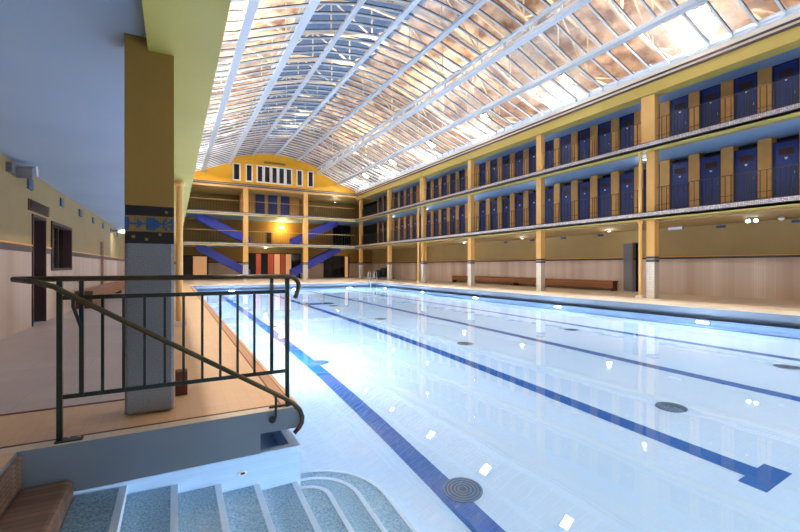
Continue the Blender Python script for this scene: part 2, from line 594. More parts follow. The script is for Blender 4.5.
# ---- gallery slabs (right)
def slab_right(z0, z1, name, label):
    s = MB()
    s.box(15.42, XWALL, YN, YE, z0 + .02, z1, M_blueceil)
    s.box(15.42, 15.72, YN, YE, z0 - .005, z0 + .1, M_green)
    s.box(15.72, 16.0, YN, YE, z0 + .0, z0 + .1, M_ochre)
    s.box(15.385, 15.44, YN, YE, z0 + .10, z0 + .115, M_purple)
    s.box(15.39, 15.44, YN, YE, z0 + .115, z1 - .02, M_mosaic)
    s.box(15.38, 15.6, YN, YE, z1 - .02, z1, M_purple)
    return struct(s, name, label, 'floor slab')
slab_right(F1a, F1b + .02, 'floor_lower_gallery', 'lower right gallery floor with mosaic edge and yellow green underside')
slab_right(F2a, F2b, 'floor_upper_gallery', 'upper right gallery floor with mosaic edge and yellow green underside')
cl = MB()
cl.box(16.0, XWALL, YN, YE, F1a - .07, F1a + .019, M_ochre)
struct(cl, 'ceiling_right_aisle', 'ochre ceiling of the ground floor aisle under the right gallery', 'ceiling')
tp = MB()
tp.box(15.55, 16.1, YN, YE, TOPa, TOPb, M_cornice)
tp.box(16.1, 18.0, YN, YE, TOPa + .3, TOPb, M_blueceil)
tp.box(15.45, 16.1, YN, YE, TOPb, TOPb + .04, M_purple)
tp.box(15.5, 16.1, YN, YE, TOPb + .04, TOPb + .14, M_whitedge)
tp.box(15.42, 16.1, YN, YE, TOPb + .14, TOPb + .18, M_purple)
tp.box(15.46, 16.1, YN, YE, TOPb + .18, TOPb + .34, M_whitedge)
struct(tp, 'wall_right_cornice', 'yellow beam and pink white cornice along the top of the right galleries', 'wall')

# ---- left side slabs
sl = MB()
sl.box(-2.5, -0.1, YN, YB, 3.05, F1b, M_aisleceil)
sl.box(-0.19, 0.0, YN, YE, 2.95, 3.06, M_green)
sl.box(0.0, 0.33, YN, YE, 2.965, F1b - .04, M_green)
sl.box(0.0, 0.36, YN, YE, F1b - .04, F1b, M_purple)
struct(sl, 'ceiling_left_aisle', 'smooth blue grey aisle ceiling with yellow green edge beam above the pillar', 'ceiling')
s2 = MB()
s2.box(-2.5, 0.33, YN, YE, F2a, F2b, M_green)
s2.box(-2.5, 0.2, YN, YE, TOPa, TOPb + .34, M_yellow)
struct(s2, 'floor_left_upper_gallery', 'upper gallery slabs above the aisle ceiling on the pillar side', 'floor slab')

# ---- end galleries and walls
EX = (0.05, 5.15, 10.35, 15.35)   # end column left faces
def slab_end(z0, z1, name, label):
    s = MB()
    s.box(-2.5, XWALL, YE, YB, z0 + .02, z1, M_blueceil)
    s.box(-2.5, 15.4, YE - .03, YE + .3, z0, z0 + .1, M_green)
    s.box(-2.5, 15.4, YE - .06, YE, z0 + .1, z0 + .125, M_purple)
    s.box(-2.5, 15.4, YE - .05, YE, z0 + .125, z1 - .035, M_mosaicx)
    s.box(-2.5, 15.4, YE - .07, YE, z1 - .035, z1, M_purple)
    return struct(s, name, label, 'floor slab')
slab_end(F1a, F1b + .02, 'floor_end_lower_gallery', 'lower gallery floor slab across the far end of the hall')
slab_end(F2a, F2b, 'floor_end_upper_gallery', 'upper gallery floor slab across the far end of the hall')
POLY = [(0.1, 8.45), (2.05, 9.15), (4.0, 9.95), (4.0, 10.35), (5.93, 10.9), (7.85, 11.15), (9.78, 10.9), (11.7, 10.35), (11.7, 9.95), (13.6, 9.15), (15.6, 8.45)]
ge = MB()
ge.prism([(-2.5, TOPb - .02), (-2.5, 8.45)] + POLY + [(XWALL, 8.45), (XWALL, TOPb - .02)], 'y', YE, YE + .3, M_gable)
ge.box(-2.5, XWALL, YE - .02, YB, TOPa + .22, TOPb, M_yellow)
ge.box(-2.5, 15.5, YE - .1, YE, TOPb, TOPb + .06, M_purple)
ge.box(-2.5, 15.5, YE - .06, YE, TOPb + .06, TOPb + .16, M_grey)
ge.box(-2.5, 15.5, YE - .1, YE, TOPb + .16, TOPb + .2, M_purple)
struct(ge, 'wall_gable', 'bright yellow gable wall closing the far end under the glass roof', 'wall')
wb = MB()
wb.box(-2.5, XWALL, YB, YB + .2, 1.63, TOPb, M_brownochre)
wb.box(-2.5, XWALL, YB - .01, YB + .2, 0, 1.52, M_beigex)
wb.box(-2.5, XWALL, YB - .03, YB + .2, 1.52, 1.63, M_band)
wb.box(XWALL, XWALL + .2, YE, YB, 3, TOPb, M_ochre)
wb.box(5.2, 10.6, 40.0, 40.2, F2b, TOPa + .22, M_pier)
for z0, z1 in ((F1b, F2a), (F2b, TOPa)):
    wb.box(-2.5, 0.4, YE + 3.2, YE + 3.4, z0, z1, M_ochre)
struct(wb, 'wall_far', 'ochre back wall behind the far end galleries', 'wall')
ws = MB()
ws.box(-3.3, XWALL + .3, YN - .2, YN, -0.3, 9, M_ochre)
struct(ws, 'wall_near', 'plain ochre wall closing the hall on the near side', 'wall')

# ---- outer roof over the attic
rf = MB()
rf.prism([(-2.7, 9.9), (5.6, 12.9), (5.6, 13.0), (-2.7, 10.0)], 'y', YN, YB, M_attic)
rf.prism([(19.3, 9.9), (9.9, 13.0), (9.9, 13.1), (19.3, 10.0)], 'y', YN, YB, M_attic)
rf.box(-2.7, -2.6, YN, YB, 8.3, 10, M_attic)
rf.box(XWALL, XWALL + .2, YN, YB, 3.0, 10, M_attic)
rf.box(-2.6, 0.0, YN, YB, 8.36, 8.4, M_attic)
rf.box(15.8, XWALL, YN, YB, 8.36, 8.4, M_attic)
rf.prism([(-2.6, 8.4), (XWALL, 8.4), (XWALL, 10), (9.9, 13.0), (5.6, 12.9), (-2.6, 9.9)], 'y', YE + .3, YE + .4, M_attic)
rf.prism([(-2.6, 8.4), (XWALL, 8.4), (XWALL, 10), (9.9, 13.0), (5.6, 12.9), (-2.6, 9.9)], 'y', YN - .1, YN, M_attic)
struct(rf, 'ceiling_attic_roof', 'brown boarded outer roof seen through the glass ceiling', 'roof')

# ================================================================== GLASS ROOF
BEAMZ = {2.05: 9.15, 4.0: 9.95, 5.93: 10.9, 7.85: 11.15, 9.78: 10.9, 11.7: 9.95, 13.6: 9.15}
SEG = [(POLY[i], POLY[i + 1]) for i in (0, 1, 3, 4, 5, 6, 8, 9)]
nb = int((YE - YN) / 0.64)
sn = ['outer strip above the pillar side aisle', 'second strip from the pillar side', 'third strip from the pillar side',
      'strip just before the ridge', 'strip just past the ridge', 'third strip from the cabin side', 'second strip from the cabin side',
      'outer strip above the cabin side cornice']
for i, ((xa, za), (xb, zb)) in enumerate(SEG):
    root = empty('window_%d' % (i + 1), (0, 0, 0), 'glass ceiling strip with white bars, ' + sn[i], 'skylight', None, 'structure')
    g = MB()
    g.add([(xa, YN, za), (xb, YN, zb), (xb, YE, zb), (xa, YE, za)], [(0, 1, 2, 3)])
    g.build('glass_pane', M_glass, root)
    b = MB()
    b.bar((xa, 0, za - .035), (xb, 0, zb - .035), 0.05, 0.07, M_white)
    b.bar((xa, 0, za - .075), (xb, 0, zb - .075), 0.03, 0.02, M_white)
    b.bar((xa, -.034, za - .012), (xb, -.034, zb - .012), 0.018, 0.03, M_gasket)
    b0 = b.build('glazing_bar', None, root)
    b0.location.y = YE - 0.3
    for j in range(1, nb):
        c = b0.copy()
        COL.objects.link(c)
        c.parent = root
        c.location.y = YE - 0.3 - j * 0.64
for i, xs in enumerate((4.0, 11.7)):
    root = empty('window_%d' % (9 + i), (xs, 0, 9.95), 'low upright glazed step in the glass ceiling, ' + ('pillar side' if i == 0 else 'cabin side'), 'skylight', None, 'structure')
    g = MB()
    g.add([(0, YN, 0), (0, YE, 0), (0, YE, .4), (0, YN, .4)], [(0, 1, 2, 3)])
    g.build('glass_pane', M_glass, root)
    p = MB()
    p.box(-.03, .03, -.04, .04, 0, .4, M_white)
    p0 = p.build('mullion', None, root)
    p0.location.y = YE - 1
    for j in range(1, 30):
        c = p0.copy()
        COL.objects.link(c)
        c.parent = root
        c.location.y = YE - 1 - j * 1.4
def beam(x, z, w, h, label):
    b = MB()
    b.box(x - w / 2, x + w / 2, YN, YE, z - h, z, M_white)
    b.box(x - w / 2 - .04, x + w / 2 + .04, YN, YE, z - h - .02, z - h, M_white)
    return tag(b.build('roof_beam'), label, 'beam', 'long white beams of the glass roof')
nm = {2.05: 'first from the pillar side', 4.0: 'second from the pillar side', 5.93: 'third from the pillar side', 7.85: 'at the ridge',
      9.78: 'third from the cabin side', 11.7: 'lower one of the pair, cabin side', 13.6: 'nearest the cabin side cornice'}
for x, z in BEAMZ.items():
    beam(x, z + .01, 0.13 if x in (5.93, 7.85, 9.78) else 0.2, 0.16, 'long white steel roof beam, ' + nm[x])
beam(11.7, 10.4, 0.15, 0.14, 'long white steel roof beam, upper one of the pair, cabin side')
beam(4.0, 10.4, 0.15, 0.14, 'long white steel roof beam, upper one of the pair, pillar side')
gt = MB()
gt.box(15.42, 15.72, YN, YE, 8.37, 8.5, M_white)
gt.box(15.38, 15.5, YN, YE, 8.46, 8.58, M_white)
gr = tag(gt.build('roof_gutter'), 'white gutter beam along the cabin side edge of the glass roof', 'gutter')
for j in range(64):
    c = MB().box(15.3, 15.44, -.04, .04, 8.38, 8.62, M_white).build('bracket', None, gr) if j == 0 else c0.copy()
    if j == 0:
        c0 = c
    else:
        COL.objects.link(c)
    c.location.y = YE - .3 - j * .64
gt = MB()
gt.box(0.0, 0.3, YN, YE, 8.37, 8.55, M_white)
tag(gt.build('roof_gutter'), 'white gutter beam along the pillar side edge of the glass roof', 'gutter')

# trusses in the attic
def truss():
    t = MB()
    lo = [(-2.4, 9.0), (0.3, 9.2), (2.05, 9.75), (4.0, 10.7), (5.93, 11.3), (7.85, 11.6), (9.78, 11.3), (11.7, 10.7), (13.6, 9.75), (15.4, 9.2), (18.9, 9.0)]
    hi = [(-2.4, 9.85), (0.3, 10.75), (2.05, 11.35), (4.0, 12.1), (5.93, 12.7), (7.85, 12.9), (9.78, 12.75), (11.7, 12.3), (13.6, 11.6), (15.4, 11.0), (18.9, 9.9)]
    for c in (lo, hi):
        for a, b in zip(c, c[1:]):
            t.bar((a[0], 0, a[1]), (b[0], 0, b[1]), .07, .11)
    for a, b in zip(lo, hi):
        t.bar((a[0], 0, a[1]), (b[0], 0, b[1]), .05, .05)
    for i in range(len(lo) - 1):
        a, b = (lo[i], hi[i + 1]) if i % 2 else (hi[i], lo[i + 1])
        t.bar((a[0], 0, a[1]), (b[0], 0, b[1]), .05, .05)
    return t.build('roof_truss', M_truss)
t0 = truss()
ty = [36.2 - j * 2.725 for j in range(15)]
for j, y in enumerate(ty):
    o = t0 if j == 0 else t0.copy()
    if j:
        COL.objects.link(o)
    o.location.y = y
    tag(o, 'cream lattice truss above the glass roof, %s counted from the gable' % (ORD[j] if j < 14 else 'fifteenth'), 'truss', 'lattice trusses above the glass roof')

# floodlights above the glass
def floodlight():
    root = empty('floodlight', (0, 0, 0), 'x', 'floodlight', 'floodlights above the glass roof')
    h = MB().box(-.26, .26, -.2, .2, 0.0, .14, M_lampbody).build('housing', None, root)
    l = MB().box(-.24, .24, -.18, .18, -.02, .0, M_flood).build('lens', None, root)
    lamp('glow', 'SPOT', (0, 0, -.05), P_SPOT, (1, .88, .72), size=.12, parent=root).data.spot_size = R(125)
    b = MB().bar((-.28, 0, .0), (-.28, 0, .45), .03, .03, M_lampbody).bar((.28, 0, .0), (.28, 0, .45), .03, .03, M_lampbody).bar((-.28, 0, .45), (.28, 0, .45), .03, .03, M_lampbody).build('bracket', None, root)
    return root
fy = [1.8, 7.2, 12.6, 18.0, 23.6, 29.2, 34.5]
fd = None
for side, x in (('cabin side', 15.2), ('pillar side', 0.5)):
    for j, y in enumerate(fy):
        o = floodlight() if fd is None else copy_tree(fd)
        fd = fd or o
        o.location = (x, y, 9.45)
        o.rotation_euler = (0, R(38 if x > 8 else -38), 0)
        o['label'] = 'glaring floodlight above the glass roof on the %s, %s from the gable' % (side, ORD[len(fy) - 1 - j])

# ================================================================== RIGHT COLONNADE
COLY = [9.06 + BAY * k for k in range(-2, 5)] + [36.95]
def pillar(x0, y, w, d, ztop, label, white=M_coltile, wide=0.0):
    root = empty('pillar', (x0, y, 0), label, 'pillar', 'square yellow pillars of the hall')
    MB().box(0, d, 0, w, 0.0, 1.37, white).build('tiled_base', None, root)
    b = MB()
    b.box(-.012, d + .012, -.012, w + .012, 1.37, 1.44, M_band)
    b.box(-.008, d + .008, -.008, w + .008, 1.44, 1.50, M_grey)
    b.box(-.012, d + .012, -.012, w + .012, 1.50, 1.57, M_band)
    b.build('band', None, root)
    s = MB()
    s.box(0, d, 0, w, 1.57, F1a - .005, M_yellow)
    s.box(0, d, 0, w, F1b + .02, F2a - .005, M_yellow)
    s.box(0, d, 0, w + wide, F2b, ztop, M_yellow)
    s.build('shaft', None, root)
    return root
for k, y in enumerate(COLY):
    pillar(XR, y, 0.3, 0.28, TOPa, 'yellow square pillar with white tiled base in the cabin side row, %s from the far corner' % ORD[len(COLY) - 1 - k], wide=0.2 if k in (2, 5) else 0.0)
def downpipe(x, y, label, z1=TOPa):
    root = empty('downpipe', (x, y, 0), label, 'pipe', 'peach drain pipes on the pillars')
    p = MB()
    for a, b in ((0.1, F1a - .01), (F1b + .02, F2a - .01)):
        if b > a:
            p.tube([(0, 0, a), (0, 0, b)], .065, 14)
    p.build('pipe', M_pipe, root, smooth=False)
    MB().tube([(0, 0, F1a - .14), (0, 0, F1a - .1), (0, 0, F1a - .03)], .09, 14, radii=[.07, .1, .1]).build('collar', M_pipe, root)
    MB().box(-.12, .12, -.12, .12, 0, .1, M_whitedge).build('plinth', None, root)
    return root
downpipe(15.55, 9.5, 'peach round drain pipe beside the pillar nearest the open grey door')
downpipe(15.55, 9.5 + 3 * BAY, 'peach round drain pipe on the fourth cabin side pillar, near the pool ladder')

# gallery railings
def rail_bay(y0, y1, z, name, label, group, detail):
    root = empty(name, (15.86, y0, z), label, 'railing', group)
    L = y1 - y0
    MB().tube([(0, 0, .94), (0, L, .94)], .012, 8).build('top_rail', M_handrail, root)
    MB().box(-.008, .008, 0, L, .27, .285).box(-.008, .008, 0, L, .08, .095).build('lower_rail', M_rail, root)
    b = MB().box(-.009, .009, -.009, .009, 0.0, .93)
    b0 = None
    yy = 0.07
    pat = [0.09, 0.09, 0.2, 0.165, 0.165, 0.165, 0.215]
    i = 0
    while yy < L - .03:
        if b0 is None:
            c = b0 = b.build('baluster', M_rail, root)
        else:
            c = b0.copy()
            COL.objects.link(c)
        c.parent = root
        c.location = (0, yy, 0)
        yy += pat[i % len(pat)]
        i += 1
    return root
for z, fn in ((F1b + .02, 'lower'), (F2b, 'upper')):
    for k in range(len(COLY) - 1):
        rail_bay(COLY[k] + .3, COLY[k + 1], z, 'gallery_railing',
                 'thin iron railing of the %s cabin gallery, %s bay from the far corner' % (fn, ORD[len(COLY) - 2 - k]), 'iron railings of the cabin galleries', True)

# cabin doors
def cabin():
    root = empty('door', (17.78, 0, 0), 'x', 'door', 'blue cabin doors', 'structure')
    f = MB()
    f.box(-.03, .05, -.355, -.285, 0, 2.12).box(-.03, .05, .285, .355, 0, 2.12).box(-.03, .05, -.285, .285, 2.06, 2.12)
    f.build('frame', M_frame, root)
    l = MB()
    l.box(0, .04, -.285, .285, 0.02, 1.66)
    l.box(0, .04, -.285, .285, 1.9, 2.06)
    l.box(0, .04, -.285, -.2, 1.66, 1.9).box(0, .04, .2, .285, 1.66, 1.9)
    for yy in (-.19, -.095, 0, .095, .19):
        l.box(-.008, .0, yy - .04, yy + .04, .1, 1.42)
    lf = l.build('leaf', M_door, root)
    v = MB().box(.015, .03, -.2, .2, 1.66, 1.9)
    for q in range(5):
        v.box(-.002, .02, -.2, .2, 1.68 + q * .045, 1.695 + q * .045)
    v.build('louvre', M_vent, lf)
    MB().prism([(-.045, 1.58), (.045, 1.58), (.03, 1.53), (0, 1.5), (-.03, 1.53)], 'x', -.016, -.006).build('number_plate', M_plate, lf)
    MB().tube([(-.03, -.23, 1.0), (-.03, -.23, 1.1)], .01, 8).build('handle', M_steel, lf)
    return root
dp = None
n = 0
for z, fn in ((F1b + .02, 'lower'), (F2b, 'upper')):
    for q, y in enumerate(cab_y):
        if y > 36.3:
            continue
        n += 1
        o = cabin() if dp is None else copy_tree(dp)
        dp = dp or o
        o.name = 'door_%d' % n
        o.location = (17.68, y + PITCH / 2, z)
        o['label'] = 'dark blue cabin door on the %s gallery, number %d counted from the far corner' % (fn, len(cab_y) - q)

# benches, vents, lamps on the aisle walls
def bench(x, y0, y1, sgn, label):
    root = empty('wooden_bench', (x, y0, 0), label, 'bench')
    a, b = sorted((0, sgn * .42))
    L = y1 - y0
    MB().box(a, b, 0, L, .42, .5, M_wood).build('seat', None, root)
    xf = sgn * .38
    a2, b2 = sorted((xf, xf + sgn * .03))
    MB().box(a2, b2, 0, L, .16, .42, M_wood).build('front_panel', None, root)
    for t in (0.02, L / 2, L - .1):
        MB().box(a + .02, b - .05, t, t + .08, 0, .42, M_maroon).build('leg', None, root)
    return root
bench(XWALL - .02, 12.75, 26.0, -1, 'long low wooden bench against the tiled wall across the pool')
bench(-2.47, 14.6, 30.0, 1, 'long low wooden bench along the aisle wall past the window')

for j, y in enumerate((6.1, 8.4, 11.1, 13.7, 16.0, 18.3, 20.6)):
    o = MB().box(-.03, 0, -.16, .16, -.05, .05, M_ventblue)
    for q in range(3):
        o.box(-.036, -.03, -.15, .15, -.04 + q * .03, -.03 + q * .03, M_frame)
    o = o.build('wall_vent')
    o.location = (XWALL, y, 2.78)
    tag(o, 'small blue wall vent under the cabin side aisle ceiling, %s from the lit twin lamp' % ORD[j], 'vent', 'blue vents on the cabin side wall')
for j, y in enumerate((10.6, 13.2, 15.5, 17.8, 20.1, 22.4, 24.7)):
    o = MB().box(0, .03, -.16, .16, -.1, .1, M_ventblue)
    for q in range(4):
        o.box(.03, .036, -.15, .15, -.08 + q * .045, -.065 + q * .045, M_lampbody)
    o = o.build('wall_vent')
    o.location = (-2.5, y, 2.8)
    tag(o, 'small square blue vent high on the aisle wall, %s from the floodlight box' % ORD[j], 'vent', 'square vents on the aisle wall')

root = empty('twin_lamp', (17.4, 6.75, 2.88), 'bright twin spot lamp under the cabin side gallery', 'lamp')
MB().box(-.25, .25, -.03, .03, -.05, 0, M_lampbody).build('mount', None, root)
for dx in (-.03,):
    for dy in (-.1, .12):
        MB().tube([(0, dy, -.05), (-.08, dy - .04, -.12)], .05, 12).build('head', M_lampbody, root)
        MB().tube([(-.08, dy - .04, -.12), (-.09, dy - .045, -.13)], .06, 12).build('lens', M_bulb, root)
root = empty('dome_lamp', (18.1, 6.2, 2.88), 'unlit round lamp beside the bright twin lamp', 'lamp')
MB().tube([(0, 0, 0), (0, 0, -.04)], .09, 16).build('mount', M_lampbody, root)
MB().tube([(0, 0, -.04), (0, 0, -.08), (0, 0, -.12)], .09, 16, radii=[.09, .08, .04]).build('shade', M_lampface, root)
root = empty('emergency_light', (18.3, 9.7, 2.88), 'white box emergency light hanging under the cabin side gallery', 'lamp')
MB().box(-.03, .03, -.3, .3, -.17, -.03, M_lampbody).build('housing', None, root)
MB().box(-.035, -.03, -.27, .27, -.155, -.045, M_lampface).build('lens', None, root)
MB().box(-.01, .01, -.05, .05, -.03, 0, M_lampbody).build('mount', None, root)

# small gallery lamps
def ceil_lamp(x, y, z, label, m=M_bulbs, power=0, colr=(0.9, 0.97, 1)):
    root = empty('ceiling_lamp', (x, y, z), label, 'lamp', 'small ceiling lamps')
    MB().tube([(0, 0, 0), (0, 0, -.05)], .08, 14).build('mount', M_lampbody, root)
    MB().tube([(0, 0, -.05), (0, 0, -.09)], .07, 14, radii=[.07, .05]).build('lens', m, root)
    if power:
        lamp('glow', 'POINT', (0, 0, -.25), power, colr, size=.1, parent=root)
    return root
for z, fn, zc in ((F1a, 'ground floor aisle', F1a - .07), (F2a, 'lower gallery', F2a + .02), (TOPa, 'upper gallery', TOPa + .3)):
    for k in range(1, 7):
        y = COLY[k] + .9 if k < 7 else 36
        if fn == 'ground floor aisle':
            if k in (2,):
                continue
            ceil_lamp(17.6, y - 3.2, zc, 'small round lamp under the %s ceiling, %s bay from far corner' % (fn, ORD[7 - k]), power=P_AISLE, colr=(1, 0.95, 0.85))
        else:
            ceil_lamp(16.6, y, zc, 'small round lamp under the %s ceiling, %s bay from far corner' % (fn, ORD[7 - k]), power=P_GALLERY, colr=(0.85, 0.93, 1))

# open grey door on the right wall
root = empty('door_%d' % (n + 1), (XWALL, 12.0, 0), 'grey steel door standing open on the tiled wall behind the nearest pillar', 'door', None, 'structure')
n += 1
MB().box(-.04, .0, 0.0, .46, 0.02, 2.3, M_greydoor).build('leaf', None, root)
MB().box(-.03, .05, -.42, -.38, 0, 2.34, M_greydoor).box(-.03, .05, -.42, .04, 2.3, 2.34, M_greydoor).build('frame', None, root)

# ================================================================== LEFT SIDE
# near pillar with mosaic bands
root = empty('pillar', (-0.35, 3.93, 0), 'thick ochre pillar with mosaic bands and grey terrazzo base behind the black railing', 'pillar', 'square yellow pillars of the hall')
PD = 0.30
def bev(mb, w, d, z0, z1, c, m):
    mb.prism([(c, 0), (w - c, 0), (w, c), (w, d - c), (w - c, d), (c, d), (0, d - c), (0, c)], 'z', z0, z1, m)
b = MB()
bev(b, .345, PD, 0.02, 1.385, .02, M_granite)
b.build('terrazzo_base', None, root)
b = MB()
b.box(0.002, .345, 0.002, PD, 1.385, 1.69, M_mosdark)
rows = ["ooooooooooooooooooooo",
        "bbRRoooooBBBBoooobRob",
        "bbRRoboooBBBBBoobbRbb",
        "bbooobbooBBBBBbobobbb",
        "bbbbbbbbbBBBBBBbbboob",
        "bbooobbooBBBBBbobobbb",
        "bbRRoboooBBBBBoobbRbb",
        "bbRRooooRBBBBoooobRob",
        "ooooooooooooooooooooo"]
cm = {'o': M_ochre_t, 'b': M_blue_t, 'B': M_blue_t, 'R': M_orange_t}
tw, th = .345 / 21, .13 / 9
for r, row in enumerate(rows):
    for c, ch in enumerate(row):
        z = 1.61 - (r + 1) * th
        b.box(c * tw + .0008, (c + 1) * tw - .0008, -.003, .003, z + .0008, z + th - .0008, cm[ch])
for (cx, cz) in ((.29, 1.645), (.06, 1.44), (.15, 1.42), (.245, 1.46)):
    b.box(cx - .011, cx + .011, -.002, .003, cz - .011, cz + .011, M_gold)
b.build('mosaic_band', None, root)
MB().box(0.0, .345, 0, PD, 1.69, 3.05, M_brownochre).build('shaft', None, root)
# further left pillars
for k in range(1, 7):
    pillar(-0.43, 3.93 + BAY * k, 0.3, 0.35, TOPa, 'yellow pillar hidden in line behind the mosaic pillar, %s behind it' % ORD[k - 1], M_granite)
pp = downpipe(0.085, 9.5, 'peach round drain pipe rising just behind the mosaic pillar')
mq = MB().box(-.05, .05, -.06, .06, 0, .22, M_maroon).build('stone_block')
mq.location = (0.055, 4.42, 0)
tag(mq, 'small maroon block standing on the deck at the foot of the mosaic pillar', 'block')

# left floodlight box, grille, window, doors
root = empty('wall_floodlight', (-2.5, 9.6, 2.86), 'grey box floodlight mounted at the top of the aisle wall', 'lamp')
MB().box(0, .08, -.3, .1, -.06, .1, M_lampbody).build('mount', None, root)
MB().prism([(-.1, -.12), (.16, -.02), (.12, .14), (-.12, .06)], 'x', .08, .3).build('housing', M_lampbody, root)
MB().prism([(.165, -.02), (.20, -.02), (.16, .15), (.125, .14)], 'x', .07, .32).build('lens', M_lampface, root)
root = empty('wall_floodlight', (-2.5, 22.6, 2.8), 'small pale lamp far along the aisle wall', 'lamp')
MB().box(0, .25, -.1, .1, -.05, .05, M_lampbody).build('mount', None, root)
MB().box(.25, .5, -.2, .2, -.08, .1, M_lampface).build('lens', None, root)
lamp('glow', 'AREA', (.55, -.3, -.1), 14, (.9, .95, 1), rot=(R(-60), 0, R(180)), size=.3, size_y=.3, parent=root, spread=R(160))

root = empty('air_grille', (-2.5, 11.2, 2.41), 'brown louvred air grille above the dark doorway in the aisle wall', 'grille')
g = MB().box(0, .02, -.7, .7, -.11, .11, M_groove)
g.build('backing', None, root)
for q in range(6):
    MB().box(.02, .05, -.68, .68, -.1 + q * .036, -.085 + q * .036, M_vent).build('slat', None, root)
n += 1
root = empty('door_%d' % n, (-2.5, 10.75, 0), 'dark doorway with brown open leaf in the aisle wall under the grille', 'door', None, 'structure')
MB().box(-.2, .02, 0, .06, 0, 2.25, M_vent).box(-.2, .02, .94, 1.0, 0, 2.25, M_vent).box(-.2, .02, .06, .94, 2.19, 2.25, M_vent).build('frame', None, root)
MB().box(-.6, -.18, .88, .94, 0.01, 2.19, M_groove).build('leaf', None, root)
n += 1
root = empty('window_11', (-2.5, 12.2, 1.1), 'brown framed window in the aisle wall next to the doorway', 'window', None, 'structure')
MB().box(-.2, .03, 0, .07, 0, 1.15, M_vent).box(-.2, .03, 2.03, 2.1, 0, 1.15, M_vent).box(-.2, .03, .07, 2.03, 1.08, 1.15, M_vent).box(-.2, .03, .07, 2.03, 0, .06, M_vent).box(-.19, -.12, 1.3, 1.36, .06, 1.08, M_vent).build('frame', None, root)
MB().box(-.17, -.16, .07, 2.03, .06, 1.08, M_darkglass).build('pane', None, root)
n += 1
root = empty('door_%d' % n, (-2.5, 19.5, 0), 'narrow brown door far down the aisle wall', 'door', None, 'structure')
MB().box(-.1, .02, 0, .6, 0, 2.15, M_groove).build('leaf', None, root)

# ================================================================== END GALLERIES
for k, x in enumerate(EX[1:3]):
    r_ = pillar(x, YE - .02, 0.35, 0.4, TOPa + .22, 'cream yellow pillar of the far end facade, %s of the blue flights of stairs' % ('beside the lower end' if k == 0 else 'on the cabin side'))
r_ = pillar(EX[0] - .3, YE - .02, 0.35, 0.4, TOPa + .22, 'cream yellow pillar at the far end corner on the pillar side')

def end_rail(x0, x1, z, label):
    root = empty('gallery_railing', (x0, YE + .15, z), label, 'railing', 'iron railings of the far end galleries')
    L = x1 - x0
    MB().tube([(0, 0, 1.0), (L, 0, 1.0)], .02, 6).build('top_rail', M_pipe, root)
    MB().box(0, L, -.008, .008, .1, .115).build('lower_rail', M_rail, root)
    b0 = MB().box(-.008, .008, -.008, .008, 0, .99).build('baluster', M_rail, root)
    b0.location.x = .1
    m_ = int(L / .22)
    for q in range(1, m_):
        c = b0.copy()
        COL.objects.link(c)
        c.parent = root
        c.location.x = .1 + q * .22
for z, fn in ((F1b + .02, 'lower'), (F2b, 'upper')):
    for a, b, wn in ((0.1, EX[1], 'pillar side'), (EX[1] + .4, EX[2], 'middle'), (EX[2] + .4, 15.4, 'cabin side')):
        end_rail(a, b, z, 'thin iron railing of the %s gallery on the far end, %s bay' % (fn, wn))

def stair(xa, za, xb, zb, y0, label):
    """flight from (xa,za) up to (xb,zb)"""
    root = empty('staircase', (xa, y0, za), label, 'staircase', 'blue staircases at the far end')
    dx, dz = xb - xa, zb - za
    for q, yy in enumerate((0, 1.1)):
        MB().prism([(0, -.3), (dx, dz - .3), (dx, dz + .45), (0, .45)], 'y', yy, yy + .06, M_stairblue).build('stringer', None, root)
    MB().prism([(0, -.12), (dx, dz - .12), (dx, dz - .02), (0, -.02)], 'y', .06, 1.1, M_stairblue).build('soffit', None, root)
    N = 14
    for q in range(N):
        x0, x1 = sorted((dx * q / N, dx * (q + 1) / N))
        MB().box(x0, x1, .06, 1.1, dz * q / N - .01, dz * (q + .9) / N + .06, M_stairblue).build('step', None, root)
stair(5.9, 0.45, 1.6, 2.9, 38.6, 'blue staircase rising towards the aisle side from ground level at the far end')
stair(5.9, 3.35, 1.6, 5.45, 38.6, 'blue staircase rising from the lower far gallery on the aisle side')
stair(9.6, 0.45, 14.3, 2.9, 38.6, 'blue staircase rising towards the cabin side from ground level at the far end')
stair(9.6, 3.35, 14.0, 5.45, 38.6, 'blue staircase rising from the lower far gallery on the cabin side')

# blue doors of the upper end gallery
for q, xx in enumerate((6.8, 7.95, 9.1)):
    n += 1
    root = empty('door_%d' % n, (xx - .25, 40.0, F2b), 'tall blue door in the middle bay of the upper far gallery, ' + ('beside the aisle side pillar', 'centre of three', 'on the cabin side of three')[q], 'door', 'blue doors of the far upper gallery', 'structure')
    MB().box(-.02, .8, -.08, -.01, 0, 2.25, M_frame).build('frame', None, root)
    MB().box(.04, .74, -.1, -.08, .02, 2.18, M_door).build('leaf', None, root)
# dark slot and lamp on middle gallery
n += 1
root = empty('door_%d' % n, (7.85, YB, F1b + .02), 'narrow dark doorway in the middle bay of the lower far gallery', 'door', None, 'structure')
MB().box(0, .42, -.06, -.01, .1, 1.3, M_dark).build('leaf', None, root)
root = empty('wall_lamp', (9.2, YB - .25, 5.0), 'glowing orange wall lamp in the middle of the lower far gallery', 'lamp')
MB().box(-.15, .15, .05, .24, -.05, .05, M_lampbody).build('mount', None, root)
MB().tube([(-.22, 0, 0), (-.18, 0, 0), (.18, 0, 0), (.22, 0, 0)], .08, 12, radii=[.04, .08, .08, .04]).build('bulb', M_bulbw, root)
lamp('glow', 'POINT', (0, -.5, -.1), 160, (1, .58, .16), size=.12, parent=root)
ceil_lamp(14.0, 39.3, TOPa, 'bright white round lamp in the cabin side bay of the upper far gallery', power=12)
ceil_lamp(2.2, 39.3, F1a + .01, 'small lamp over the far doorway on the aisle side', m=M_bulbw, power=20, colr=(1, .7, .4))
